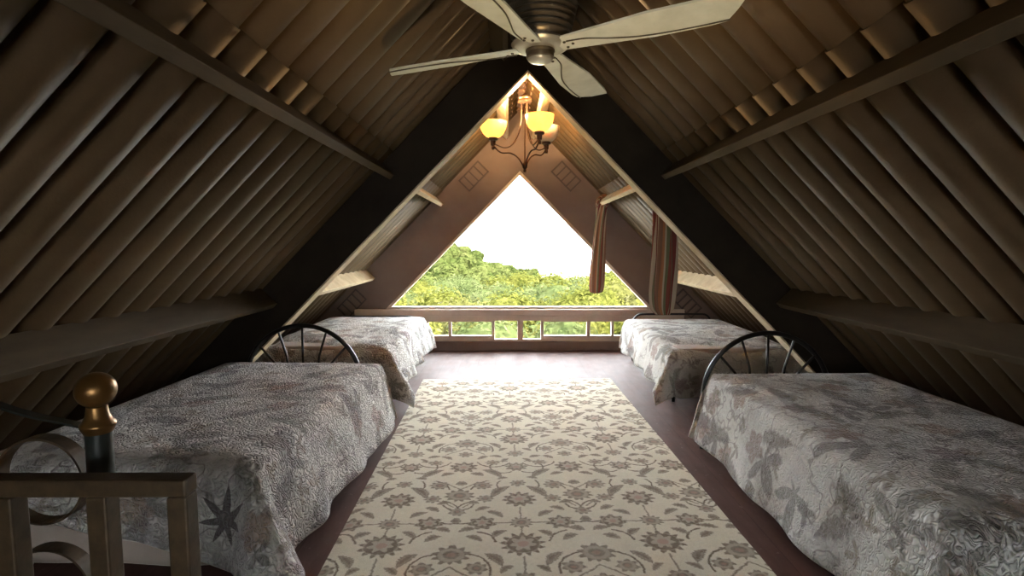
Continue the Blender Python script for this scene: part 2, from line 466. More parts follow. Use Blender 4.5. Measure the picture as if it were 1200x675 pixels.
# ridge capping, overlapping half-round pieces
bm = bmesh.new(); y = Y0 - .2
while y < Y1 + .4:
    pr = []
    for k in range(13):
        a = PI * k / 12; pr.append((math.cos(a), math.sin(a)))
    rows = []
    for yy, r in ((y, .105), (y + .34, .092), (y + .36, .112), (y + .40, .112)):
        rows.append([bm.verts.new((r * c, yy, RIDGE - .085 + r * s * .95)) for c, s in pr])
    for A, B in zip(rows, rows[1:]):
        for k in range(12): bm.faces.new((A[k], A[k + 1], B[k + 1], B[k]))
    y += .385
o = struct('ceiling', bm, PIPE, 'half-round capping pieces running along the roof ridge', 'ceiling', smooth=True)
s = o.modifiers.new('thick', 'SOLIDIFY'); s.thickness = .01; s.offset = 1

def beam_poly(name, side, h0, h1, d0, d1, y0, y1, m, label, cat):
    bm = bmesh.new()
    prism(bm, [roofpt(side, h0, y0, d0), roofpt(side, h1, y0, d0), roofpt(side, h1, y0, d1), roofpt(side, h0, y0, d1)], (0, y1 - y0, 0))
    return struct(name, bm, m, label, cat)
# the A-frame rafters in mid room
TY0, TY1, TD = 3.95, 4.07, .295
for side, nm in ((-1, 'left'), (1, 'right')):
    bm = bmesh.new(); h_in = TD * NLEN / SLOPE
    zf = RIDGE - SLOPE * 3.02
    pts = [(0, TY0, RIDGE - .0), (side * 3.02, TY0, zf), (side * (3.02 - h_in), TY0, zf), (0, TY0, RIDGE - TD * NLEN)]
    prism(bm, pts, (0, TY1 - TY0, 0))
    r = bevel(struct('rafter_beam', bm, BEAM, 'dark brown A-frame rafter on the %s, meeting its twin at the ridge' % nm, 'beam'), .004)
    bm = bmesh.new()
    a = TD + .012; z = RIDGE - a * NLEN
    pts = [(0, TY0 - .004, RIDGE - TD * NLEN - .001), (side * (3.02 - h_in - .001), TY0 - .004, zf), (side * (3.02 - a * NLEN / SLOPE), TY0 - .004, zf), (0, TY0 - .004, z)]
    prism(bm, pts, (0, TY1 - TY0 + .012, 0))
    b = link('lit_underside', bm, LIT_TIMBER, r); b['label'] = 'lit-toned timber strip along the underside'  # separate pale strip stands for the rafter underside catching light
# purlins
PU = (('upper', 1.085, .045, .125), ('lower', 2.0, .05, .155), ('ridge', .25, .045, .13))
for nm, hx, w, dp in PU:
    for side, sn in ((-1, 'left'), (1, 'right')):
        for (ya, yb, where) in ((Y0, TY0, 'in front of the A-frame rafter'), (TY1, Y1, 'between the A-frame rafter and the window gable')):
            bm = bmesh.new(); hw = w / 2 / NLEN
            prism(bm, [roofpt(side, hx - hw, ya, -.01), roofpt(side, hx + hw, ya, -.01), roofpt(side, hx + hw, ya, dp), roofpt(side, hx - hw, ya, dp)], (0, yb - ya, 0))
            m = PURLIN if ya < 0 else LIT_TIMBER  # stretch by the window takes the lit tone, the near one stays dark
            bevel(struct('purlin_beam', bm, m, '%s purlin on the %s roof slope, %s' % ({'upper': 'upper timber', 'lower': 'lower timber', 'ridge': 'topmost timber'}[nm], sn, where), 'beam'), .004)

# gable with the window
WB, WA, WH = .54, 2.318, 1.75       # window base height, apex height, half base
ROW0, ROW1, ROWX = .145, .385, 2.06
bm = bmesh.new()
for side in (-1, 1):
    pts = [(0, Y1, RIDGE + .2), (0, Y1, WA), (side * WH, Y1, WB), (side * (ROWX + .08), Y1, WB), (side * (ROWX + .08), Y1, -.1), (side * 3.5, Y1, -.1), (side * 3.4, Y1, RIDGE + .2 - SLOPE * 3.4)]
    prism(bm, pts, (0, .18, 0))
struct('wall_north', bm, WALL, 'brown painted gable wall around the triangular window', 'wall')
bm = bmesh.new(); box(bm, (-ROWX - .08, Y1 - .01, -.1), (ROWX + .08, Y1 + .18, .115))
struct('baseboard_north', bm, WALL, 'dark brown upstand below the low window row', 'baseboard')
# triangular picture window
w1 = tag(bpy.data.objects.new('window_1', None), 'large triangular picture window with pale thin frame', 'window', kind='structure'); C.objects.link(w1)
bm = bmesh.new(); t = .035
def inset(p, d):                     # inner triangle offset
    k = d * NLEN / SLOPE
    return [(0, WA - d * NLEN), (-(WH - k - d / SLOPE), WB + d), ((WH - k - d / SLOPE), WB + d)]
outer = [(0, WA), (-WH, WB), (WH, WB)]; inn = inset(outer, t)
for i in range(3):
    a, b, c, d = outer[i], outer[(i + 1) % 3], inn[(i + 1) % 3], inn[i]
    prism(bm, [(p[0], Y1 - .012, p[1]) for p in (a, b, c, d)], (0, .10, 0))
fo = link('frame', bm, FRAME, w1); bevel(fo, .004)
bm = bmesh.new(); prism(bm, [(p[0], Y1 + .05, p[1]) for p in inset(outer, .02)], (0, .006, 0))
link('pane', bm, GLASS, w1)
bm = bmesh.new(); prism(bm, [(-ROWX - .08, Y1 - .03, ROW1 + .01), (ROWX + .08, Y1 - .03, ROW1 + .01), (ROWX + .08, Y1 - .03, ROW1 + .075), (-ROWX - .08, Y1 - .03, ROW1 + .075)], (0, .2, 0))
box(bm, (-ROWX - .08, Y1 - .05, ROW1 + .075), (ROWX + .08, Y1 + .18, WB + .004))
bevel(link('sill', bm, FRAME, w1), .006)
# low row of small windows
w2 = tag(bpy.data.objects.new('window_2', None), 'low row of small rectangular window lights under the sill', 'window', kind='structure'); C.objects.link(w2)
S = 6.85 / 620
def px(x): return -.134 + (x - 597) * S * 1.005
lights = [(449, 472, 0), (476, 497, 0), (501, 525, 0), (528.5, 576, 0), (579.5, 606.5, 1), (613, 634, 1), (637.5, 688.5, 0), (692.5, 717.5, 0), (720.5, 742, 0), (746, 768, 0), (772, 792, 0)]
for i, (a, b, tall) in enumerate(lights):
    a, b = px(a), px(b); z0 = ROW0 + (.0 if tall else .045); z1 = ROW1 + (.012 if tall else -.012)
    pa = (px(lights[i - 1][1]) + a) / 2 if i else -ROWX - .08
    pb = (px(lights[i + 1][0]) + b) / 2 if i < len(lights) - 1 else ROWX + .08
    bm = bmesh.new(); yy = Y1 + (.0 if tall else .02)
    e = .0005
    for lo, hi in (((pa + e, ROW0 - .03), (a, ROW1 + .012)), ((b, ROW0 - .03), (pb - e, ROW1 + .012)), ((a, ROW0 - .03), (b, z0)), ((a, z1), (b, ROW1 + .012))):
        if hi[0] - lo[0] > .001 and hi[1] - lo[1] > .001: box(bm, (lo[0], yy, lo[1]), (hi[0], yy + .07, hi[1]))
    f = bevel(link('frame', bm, FRAME, w2), .003)
    bm = bmesh.new(); box(bm, (a - .008, yy + .03, z0 - .008), (b + .008, yy + .036, z1 + .008))
    link('pane', bm, GLASS, f)
# slatted vents up on the gable, beside the roof slope
def vent(side, x, z, tilt, L, W, label):
    t = thing('wall_vent', label, 'vent', (x, Y1 - .001, z), 0, None)
    R = Matrix.Rotation(tilt, 4, 'Y')
    bm = bmesh.new()
    for lo, hi in (((-L / 2, -.02, W / 2 - .018), (L / 2, 0, W / 2)), ((-L / 2, -.02, -W / 2), (L / 2, 0, -W / 2 + .018)), ((-L / 2, -.02, -W / 2), (-L / 2 + .018, 0, W / 2)), ((L / 2 - .018, -.02, -W / 2), (L / 2, 0, W / 2))):
        box(bm, lo, hi, R)
    link('frame', bm, VENT, t)
    for k in range(1, 4):
        bm = bmesh.new(); u = -L / 2 + L * k / 4; box(bm, (u - .009, -.016, -W / 2 + .01), (u + .009, 0, W / 2 - .01), R)
        link('bar', bm, VENT, t)
    return t
AT = math.atan(SLOPE)
for side, nm in ((-1, 'left'), (1, 'right')):
    c = roofpt(side, .70, Y1, .155)
    vent(side, c.x, c.z, side * AT, .36, .2, 'dark barred vent high on the gable, %s of the window apex' % nm)
    c = roofpt(side, 2.30, Y1, .17)
    vent(side, c.x, c.z, side * AT, .36, .2, 'dark barred vent low on the gable, behind the far %s bed' % nm)

# gable behind the camera, with an opening added to let in fill daylight
bm = bmesh.new(); SB, SA, SH = .8, 1.65, .85
for side in (-1, 1):
    prism(bm, [(0, Y0, RIDGE + .2), (0, Y0, SA), (side * SH, Y0, SB), (0, Y0, SB), (0, Y0, -.1), (side * 3.5, Y0, -.1), (side * 3.4, Y0, RIDGE + .2 - SLOPE * 3.4)], (0, -.15, 0))
struct('wall_south', bm, WALL, 'brown gable wall behind the viewpoint with an added triangular fill-light opening', 'wall')
w3 = tag(bpy.data.objects.new('fill_window', None), 'added unseen triangular window behind the viewpoint, letting in fill light', 'window', kind='structure'); C.objects.link(w3)
bm = bmesh.new(); prism(bm, [(0, Y0 - .06, SA + .02), (-SH - .02, Y0 - .06, SB - .02), (SH + .02, Y0 - .06, SB - .02)], (0, -.006, 0))
link('pane', bm, GLASS, w3)

# ------------------------------------------------------------------ rug
def make_rug():
    bm = bmesh.new(); uvl = bm.loops.layers.uv.new('UVMap')
    W, L = 1.935, 3.95; nx, ny = 40, 80; vs = []
    for j in range(ny + 1):
        row = []
        for i in range(nx + 1):
            x, y = -W / 2 + W * i / nx, -L + L * j / ny
            e = min(W / 2 - abs(x), -y, y + L)
            z = .009 if e > .001 else .002
            z += .0015 * mnoise.noise(Vector((x * 3, y * 3, 0)))
            row.append(bm.verts.new((x, y, max(z, .0015))))
        vs.append(row)
    for j in range(ny):
        for i in range(nx):
            f = bm.faces.new((vs[j][i], vs[j][i + 1], vs[j + 1][i + 1], vs[j + 1][i]))
            for l in f.loops: l[uvl].uv = (l.vert.co.x + .09, l.vert.co.y + 5.375 - 2.35)
    o = link('area_rug', bm, RUG, None, True, (-.055, 5.375, .0), math.radians(1.4))
    return tag(o, 'long cream area rug with brown floral vine pattern between the beds', 'rug')
make_rug()

# ------------------------------------------------------------------ beds
def make_bed(label, loc, rz, W, L, ZT, arch_end, low_end, bow=.025, ax=0, mid_legs=True):
    """bed along local y; arch_end / low_end: +1 far, -1 near, 0 none"""
    t = thing('iron_bed', label, 'bed', loc, rz, None)
    hw, hl = W / 2 - .03, L / 2
    bm = bmesh.new(); box(bm, (-W / 2, -hl, ZT - .19), (W / 2, hl, ZT - .012))
    o = bevel(link('mattress', bm, SHEET, t), .05, 4); autosmooth(o, 60); o['label'] = 'pale sheeted mattress'
    for s in (-1, 1):
        bm = bmesh.new(); box(bm, (s * (hw - .0) - .015, -hl + .01, ZT - .235), (s * (hw - .0) + .015, hl - .01, ZT - .195)); link('side_rail', bm, IRON, t)
    bm = bmesh.new()
    for k in range(9):
        y = -hl + .1 + (L - .2) * k / 8; box(bm, (-hw, y - .025, ZT - .212), (hw, y + .025, ZT - .196))
    link('slat', bm, IRON, t)
    if arch_end:
        y = arch_end * (hl + .035); R = .43; cz = ZT - .14
        pts = [(ax - R, y, 0)] + [(ax - R, y, cz * q) for q in (.33, .66)] + [(ax + R * -math.cos(PI * k / 28), y, cz + R * .98 * math.sin(PI * k / 28)) for k in range(29)] + [(ax + R, y, cz * q) for q in (.66, .33)] + [(ax + R, y, 0)]
        bm = bmesh.new(); tube(bm, pts, .0165, 12); link('headboard_arch', bm, IRON, t, True)
        bm = bmesh.new(); tube(bm, [(ax - R, y, cz), (ax + R, y, cz)], .012, 10); tube(bm, [(ax - R, y, ZT - .25), (ax + R, y, ZT - .25)], .012, 10); link('crossbar', bm, IRON, t, True)
        for k, ang in enumerate((40, 65, 90, 115, 140)):
            a = math.radians(ang); xe, ze = ax + R * math.cos(a), cz + R * .98 * math.sin(a)
            xb = ax + .62 * R * math.cos(a) * (1.05 if k not in (0, 4) else .98)
            bm = bmesh.new()
            if k == 2: p = [(ax, y, cz), (ax, y, ze)]
            else: p = bez([(xb, y, cz), (xb, y, cz + .42 * (ze - cz)), (xb + (xe - xb) * .35, y, cz + .66 * (ze - cz)), (xe, y, ze)], 6)
            tube(bm, p, .0085, 8); link('spindle', bm, IRON, t, True)
    if low_end:
        y = low_end * (hl + .06); R = hw - .02; zt = ZT + bow
        pts = [(-R, y, 0), (-R, y, zt * .5), (-R, y, zt - .10)] + [(-R + .10 * (1 - math.cos(a)), y, zt - .10 + .10 * math.sin(a)) for a in [PI / 2 * q / 6 for q in range(1, 7)]]
        pts += [(-x, yy, z) for x, yy, z in pts[::-1]]
        bm = bmesh.new(); tube(bm, pts, .013, 10); link('footboard_bow', bm, IRON, t, True)
    ends = [e for e in (-1, 1) if e != arch_end and e != low_end]
    ys = [e * (hl - .08) for e in ends] + ([-.25] if mid_legs else [])
    for y in ys:
        for s in (-1, 1):
            bm = bmesh.new(); tube(bm, [(s * hw, y, 0), (s * hw, y, ZT - .2)], .016, 10); link('leg', bm, IRON, t, True)
    return t

def make_quilt(label, loc, rz, W, L, ZT, drops, m, flare=.30, seed=0, wr=1.0, top_pucker=.004, crease=0, near_fn=None, name='quilt'):
    """cloth laid over a mattress W x L, hanging drops=(left,right,near,far) over its sides"""
    dl, dr, dn, df = drops; r = .042
    bm = bmesh.new(); uvl = bm.loops.layers.uv.new('UVMap'); st = .028
    nx = int((W + dl + dr) / st); ny = int((L + dn + df) / st); vs = []; uvs = {}
    hw, hl = W / 2, L / 2
    for j in range(ny + 1):
        row = []
        for i in range(nx + 1):
            a = -hw - dl + (W + dl + dr) * i / nx
            b = -hl - dn + (L + dn + df) * j / ny
            oa = a - hw if a > hw else a + hw if a < -hw else 0
            ob = b - hl if b > hl else b + hl if b < -hl else 0
            if ob < 0 and near_fn: ob *= near_fn(max(-1, min(1, a / hw)))
            ca, cb = max(-hw, min(hw, a)), max(-hl, min(hl, b))
            d = math.hypot(oa, ob)
            nv = Vector((a * 2.2, b * 2.2, seed * 7.3))
            if d < 1e-9:
                edge = min(hw - abs(a), hl - abs(b))
                z = ZT + top_pucker * (mnoise.noise(nv * 2) + .6 * mnoise.noise(nv * 5)) - .016 * max(0, 1 - edge / .11) ** 2
                if crease:           # diagonal gathers near the near end
                    k = max(0, min(1, (-b + .0) / hl))
                    z += crease * k * (math.sin((b * 9 + a * 5) + 2 * mnoise.noise(nv)) * .55 + .5 * mnoise.noise(nv * 3)) - .05 * k * k
                p = Vector((ca, cb, z))
            else:
                ux, uy = oa / d, ob / d
                phi = math.atan2(abs(ob), abs(oa)) if (oa and ob) else 0
                corner = math.sin(2 * phi) if (oa and ob) else 0
                th = min(d / r, PI / 2); out = r * math.sin(th); down = .016 + r * (1 - math.cos(th))
                rest = max(0, d - r * PI / 2)
                per = (cb * (1 if oa > 0 else -1.0) if oa and not ob else ca if ob and not oa else ca * 2 + cb)
                fold = mnoise.noise(Vector((per * 3.1, seed * 5.1, .3))) * .9 + .5 * math.sin(per * 11 + seed * 2 + 3 * mnoise.noise(Vector((per * 2, seed, 0))))
                fl = flare * (1 if oa and not ob else .75 if ob and not oa else 1) + .42 * corner ** 1.5
                fl = min(fl, .8)
                out += rest * fl + fold * .085 * rest * wr + .02 * rest * mnoise.noise(nv * 3)
                down += rest * math.sqrt(max(.1, 1 - fl * fl))
                z = ZT - down
                if crease and b < 0:
                    k = max(0, min(1, -cb / hl)); z -= .05 * k * k * max(0, 1 - rest / .3)
                    z += crease * .6 * k * math.sin(per * 14 + seed)
                if z < .02: out += (.02 - z) * .8; z = .02 + .008 * (1 + mnoise.noise(nv * 4))
                p = Vector((ca + ux * out, cb + uy * out, z))
            v = bm.verts.new(p); uvs[v] = (a, b); row.append(v)
        vs.append(row)
    for j in range(ny):
        for i in range(nx):
            f = bm.faces.new((vs[j][i], vs[j][i + 1], vs[j + 1][i + 1], vs[j + 1][i]))
            for l in f.loops: l[uvl].uv = uvs[l.vert]
    o = link(name, bm, m, None, True, loc, rz)
    s = o.modifiers.new('thick', 'SOLIDIFY'); s.thickness = .011; s.offset = 1
    # narrow bound edge, a part of the quilt
    rim = [v.co.copy() for v in []]
    me = o.data; W_ = nx + 1
    idx = [i for i in range(W_)] + [j * W_ + nx for j in range(1, ny + 1)] + [ny * W_ + i for i in range(nx - 1, -1, -1)] + [j * W_ for j in range(ny - 1, 0, -1)]
    bm = bmesh.new(); tube(bm, [me.vertices[k].co for k in idx], .0075, 6, closed=True)
    e = link('binding', bm, BIND, o, True)
    return tag(o, label, 'sheet' if name == 'bed_sheet' else 'quilt')
BIND = mottled('quilt binding', (.55, .51, .44), (.66, .62, .55), 20, .9)

def place(label_bed, label_q, cx, cy, rz, W, L, ZT, arch, low, drops, qm, **k):
    make_bed(label_bed, (cx, cy, 0), rz, W, L, ZT, arch, low, .065 if cx > 0 else .01, -.17 if cx > 0 else 0)
    make_quilt(label_q, (cx, cy, 0), rz, W + .04, L + (.02 if arch else .05), ZT + .012, drops, qm, **k)
R_ = math.radians
place('black iron bed at the near left, its arched headboard against the left rafter',
      'grey mottled quilt on the near left bed with a dark leaf on its near corner',
      -1.70, 2.97, R_(-2.5), 1.06, 1.72, .515, 1, 0, (.30, .44, .40, .04), QUILT[0], flare=.30, seed=1, near_fn=lambda a: .55 + .45 * max(0, (a + 1) / 2) ** 1.5)
make_quilt('plain pale sheet showing below the quilt on the near left bed', (-1.70, 2.97, 0), R_(-2.5), 1.07, 1.73, .512, (.15, .2, .40, .0), SHEET, flare=.06, seed=9, wr=.8, name='bed_sheet')
place('black iron bed at the near right, its arched headboard by the right rafter',
      'pale grey and brown leaf quilt on the near right bed',
      1.80, 2.56, R_(1), 1.02, 1.86, .515, 1, 0, (.46, .30, .36, .04), QUILT[1], flare=.24, seed=2)
place('black iron bed at the far left, under the window gable',
      'rumpled floral quilt on the far left bed beside the low windows',
      -1.745, 5.47, R_(0), 1.05, 1.72, .50, 0, 1, (.30, .40, .42, .10), QUILT[2], flare=.20, seed=3, wr=1.7, crease=.032)
place('black iron bed at the far right with a low bowed footboard by the window',
      'rumpled floral quilt on the far right bed below the striped curtain',
      1.80, 5.34, R_(0), 1.02, 1.66, .495, 0, 1, (.36, .30, .42, .05), QUILT[3], flare=.20, seed=4, wr=1.7, crease=.022)

# ------------------------------------------------------------------ ceiling fan
def make_fan(loc):
    t = thing('ceiling_fan', 'cream bladed ceiling fan with ribbed bronze motor under the ridge', 'ceiling fan', loc)
    bm = bmesh.new(); prof = [(0, .235), (.06, .235), (.075, .225), (.125, .19), (.145, .175)]
    z = .17
    for k in range(6):
        r = .150 - .006 * k
        prof += [(r - .010, z), (r, z - .006), (r, z - .012), (r - .010, z - .018)]; z -= .022
    prof += [(.105, .03), (.10, .022), (0, .022)]
    lathe(bm, prof, 48); autosmooth(link('motor_housing', bm, MOTOR, t), 50)
    bm = bmesh.new(); lathe(bm, [(0, .024), (.110, .024), (.117, .016), (.110, .004), (.09, -.004), (.056, -.006), (0, -.006)], 48)
    o = autosmooth(link('flange', bm, BLADE2, t), 50); o['label'] = 'pale metal flange the blades bolt to'
    bm = bmesh.new(); lathe(bm, [(0, -.004), (.058, -.004), (.060, -.012), (.054, -.017), (.056, -.021), (.056, -.034), (.050, -.038), (0, -.038)], 40)
    autosmooth(link('switch_housing', bm, MOTOR, t), 40)
    bm = bmesh.new(); lathe(bm, [(0, -.038), (.050, -.0375), (.051, -.042), (.044, -.049), (.02, -.052), (0, -.053)], 40)
    o = autosmooth(link('bottom_cap', bm, BLADE2, t), 60); o['label'] = 'pale round cap'
    top = RIDGE - loc[2] - .02
    bm = bmesh.new(); lathe(bm, [(0, .23), (.07, .23), (.078, .25), (.078, .31), (.06, .36), (.03, .40), (.014, .42), (.014, top - .1), (0, top - .1)], 32)
    autosmooth(link('downrod', bm, MOTOR, t), 50)
    bm = bmesh.new(); lathe(bm, [(0, top - .16), (.03, top - .16), (.07, top - .12), (.08, top - .04), (0, top - .04)], 32)
    autosmooth(link('canopy', bm, MOTOR, t), 50)
    Rm = .74
    for ang in (155, 65, -31, -117):
        bm = bmesh.new(); n = 30; pitch = R_(11); rows = []
        for i in range(n + 1):
            u = i / n; r = .085 + (Rm - .085) * u
            w0 = .042 + .034 * min(1, u / .55) ** 1.1
            c = 0
            if u > .9: k = (u - .9) / .1; w1 = w0 * (1 - .10 * k); c = 0
            else: w1 = w0
            hi, lo = w1 + c, -w1 + c * .2
            slant = .09 * max(0, (u - .6) / .4); row = []
            for s in (0, .5, 1):
                q = lo + (hi - lo) * s
                zz = -q * math.sin(pitch) - .006 * (1 - (2 * s - 1) ** 2)
                for th in (.004, -.004): row.append(bm.verts.new((r - slant * (s - .5), q * math.cos(pitch), zz + th + .005)))
            rows.append(row)
        for A, B in zip(rows, rows[1:]):
            loop = [0, 2, 4, 5, 3, 1]
            for k in range(6):
                i0, i1 = loop[k], loop[(k + 1) % 6]; bm.faces.new((A[i0], A[i1], B[i1], B[i0]))
        for Rw in (rows[0], rows[-1]): bm.faces.new([Rw[i] for i in (0, 2, 4, 5, 3, 1)])
        b = autosmooth(link('blade', bm, BLADE, t, rz=R_(ang)), 40)
        # curved dark vine line on the underside
        def under(u, s):
            r = .085 + (Rm - .085) * u; w = .042 + .034 * min(1, u / .55) ** 1.1
            q = -w + 2 * w * s; return (r, q * math.cos(pitch), -q * math.sin(pitch) - .006 * (1 - (2 * s - 1) ** 2) - .0002)
        pts = [under(u, s) for u, s in ((.06, .25), (.18, .34), (.32, .62), (.46, .80), (.62, .86), (.8, .88), (.95, .86))]
        bm = bmesh.new(); tube(bm, bez(pts, 6), .0028, 6); link('inlay', bm, VINE, b, True)
        for u, s in ((.045, .3), (.045, .72), (.09, .5)):
            bm = bmesh.new(); p = Vector(under(u, s)); lathe(bm, [(0, .003), (.006, .003), (.006, -.001), (.003, -.003), (0, -.003)], 10, p)
            link('screw', bm, VINE, b, True)
make_fan((-.01, 2.2, 2.178))

# ------------------------------------------------------------------ chandelier
def make_chandelier(loc):
    t = thing('chandelier', 'three-arm bronze chandelier with amber glass bowls hanging before the window', 'chandelier', loc)
    t.scale = (1.11, 1.11, 1.11)
    bm = bmesh.new(); lathe(bm, [(0, -.02), (.010, -.016), (.014, -.004), (.008, .006), (.020, .02), (.024, .045), (.012, .06), (.006, .075), (.0055, .58), (0, .58)], 16)
    link('rod', bm, COPPER, t, True)
    bm = bmesh.new(); lathe(bm, [(0, .545), (.03, .545), (.052, .555), (.055, .565), (.05, .578), (.056, .588), (.05, .60), (.02, .615), (.012, .625), (0, .625)], 24)
    autosmooth(link('collar', bm, COPPER, t), 40)
    top = (RIDGE - loc[2] - .06) / 1.11; z = .62; bm = bmesh.new(); k = 0
    while z < top:
        pts = []
        for q in range(12):
            a = 2 * PI * q / 12; d = Vector((math.cos(a) * .011, 0, math.sin(a) * .02)) if k % 2 else Vector((0, math.cos(a) * .011, math.sin(a) * .02))
            pts.append(d + Vector((0, 0, z + .016)))
        tube(bm, pts, .0028, 6, closed=True); z += .030; k += 1
    link('chain', bm, COPPER, t, True)
    for ang, on in ((180, 1), (-66, 1), (44, 0)):
        R = .265; bm = bmesh.new()
        low = bez([(.012, 0, .03), (.05, 0, .095), (.12, 0, .14), (.20, 0, .145), (R, 0, .20)], 8)
        tube(bm, low, .0065, 8)
        up = bez([(.028, 0, .55), (.030, 0, .42), (.045, 0, .32), (.10, 0, .215), (.17, 0, .185), (R - .01, 0, .215)], 8)
        tube(bm, up, .005, 8)
        a = link('arm', bm, COPPER, t, True, rz=R_(ang))
        bm = bmesh.new(); lathe(bm, [(0, .165), (.012, .17), (.016, .185), (.012, .20), (.020, .205), (.022, .24), (.038, .245), (.042, .262), (.03, .27), (0, .27)], 20, (R, 0, 0))
        autosmooth(link('socket_cup', bm, COPPER, a), 40)
        bm = bmesh.new()
        prof = [(.028, .262), (.06, .275), (.085, .30), (.104, .335), (.113, .375), (.115, .395), (.110, .395), (.107, .375), (.098, .338), (.08, .306), (.056, .282), (.028, .270)]
        lathe(bm, prof, 36, (R, 0, 0))
        s = autosmooth(link('lamp_shade', bm, SHADE_ON if on else SHADE_OFF, t, rz=R_(ang)), 70)
        s['label'] = 'glowing amber glass bowl shade' if on else 'unlit pale glass bowl shade'
        bm = bmesh.new(); lathe(bm, [(0, .27), (.012, .27), (.014, .295), (.026, .32), (.028, .335), (.018, .355), (0, .36)], 16, (R, 0, 0))
        link('bulb', bm, BULB_ON if on else SHADE_OFF, s, True)
        if on:
            d = bpy.data.lights.new('bulb_light', 'POINT'); d.energy = BULB_W; d.color = (1.0, .62, .28); d.shadow_soft_size = .025
            l = bpy.data.objects.new('bulb_light', d); C.objects.link(l); l.parent = s; l.location = (R, 0, .412)
BULB_W = 13.0; UP_W = 13.0
m_ = M_('bulb glow'); m_.set((1, .8, .5), .4); m_.b.inputs['Emission Color'].default_value = (1, .72, .35, 1); m_.b.inputs['Emission Strength'].default_value = 2
BULB_ON = m_.m
make_chandelier((.010, 5.0, 2.078))

# ------------------------------------------------------------------ striped curtains
def cloth_hang(path, widths, depth, folds, seed, label, uvw):
    """gathered cloth hanging along path; widths per path point"""
    bm = bmesh.new(); uvl = bm.loops.layers.uv.new('UVMap'); n = 72; rows = []; uvs = {}
    N = len(path)
    for j, (p, w) in enumerate(zip(path, widths)):
        row = []; p = Vector(p)
        for i in range(n):
            a = i / n
            q = 2 * PI * a
            fold = 1 + .22 * math.sin(folds * q + seed + .9 * math.sin(j / N * 3)) + .10 * math.sin((folds * 2 + 1) * q + 2 * seed + j * .05)
            x = w / 2 * math.cos(q) * fold; y = w / 2 * depth * math.sin(q) * fold
            v = bm.verts.new(p + Vector((x, y, 0))); uvs[v] = (a * uvw + .12 * math.sin(j / N * 2.2) , j / N); row.append((v, a))
        rows.append(row)
    for j in range(N - 1):
        for i in range(n):
            k = (i + 1) % n
            f = bm.faces.new((rows[j][i][0], rows[j][k][0], rows[j + 1][k][0], rows[j + 1][i][0]))
            for l in f.loops:
                u, vv = uvs[l.vert]
                if k == 0 and l.vert in (rows[j][0][0], rows[j + 1][0][0]): u += uvw
                l[uvl].uv = (u, vv)
    bm.faces.new([v for v, _ in rows[-1]]); bm.faces.new([v for v, _ in rows[0]][::-1])
    return tag(link('striped_curtain', bm, STRIPE, None, True), label, 'curtain')
def ease(pts, n):
    pts = bez([Vector(p) for p in pts], n); return pts
# narrow one, looped over the upper purlin by the gable
Yc = 6.62
p = ease([(1.02, Yc, 1.90), (1.01, Yc, 1.85), (1.0, Yc, 1.70), (.985, Yc, 1.45), (.97, Yc, 1.1), (.96, Yc, .82), (.957, Yc, .77)], 8)
ws = [float(v.x) for v in ease([(.09, 0, 0), (.11, 0, 0), (.11, 0, 0), (.13, 0, 0), (.155, 0, 0), (.15, 0, 0), (.07, 0, 0)], 8)]
c1 = cloth_hang(p, ws, .6, 5, .4, 'narrow striped curtain bundle looped over the upper right purlin by the gable', 1.0)
bm = bmesh.new(); a = roofpt(1, 1.085, Yc, .0); b = roofpt(1, 1.085, Yc, .14)
nrm = (b - a).normalized(); tan = Vector((1, 0, -SLOPE)).normalized()
mid = a + nrm * .075
pts = [mid + nrm * (.092 * math.cos(q)) + tan * (.058 * math.sin(q)) + Vector((0, .012 * math.sin(q * 2), 0)) for q in [2 * PI * k / 24 for k in range(24)]]
tube(bm, pts, .026, 10, closed=True)
uvl = bm.loops.layers.uv.new('UVMap')
for f in bm.faces:
    for l in f.loops: l[uvl].uv = (l.vert.co.y * 9, l.vert.co.z)
link('loop', bm, STRIPE, c1, True)
Yc = 4.42
p = ease([(1.10, Yc, 1.88), (1.12, Yc, 1.80), (1.15, Yc, 1.58), (1.16, Yc, 1.25), (1.155, Yc, 1.0), (1.155, Yc, .86), (1.16, Yc, .80)], 8)
ws = [float(v.x) for v in ease([(.09, 0, 0), (.12, 0, 0), (.155, 0, 0), (.18, 0, 0), (.185, 0, 0), (.16, 0, 0), (.10, 0, 0)], 8)]
cloth_hang(p, ws, .45, 6, 1.7, 'wide striped curtain hanging behind the right rafter above the far right bed', 1.0)

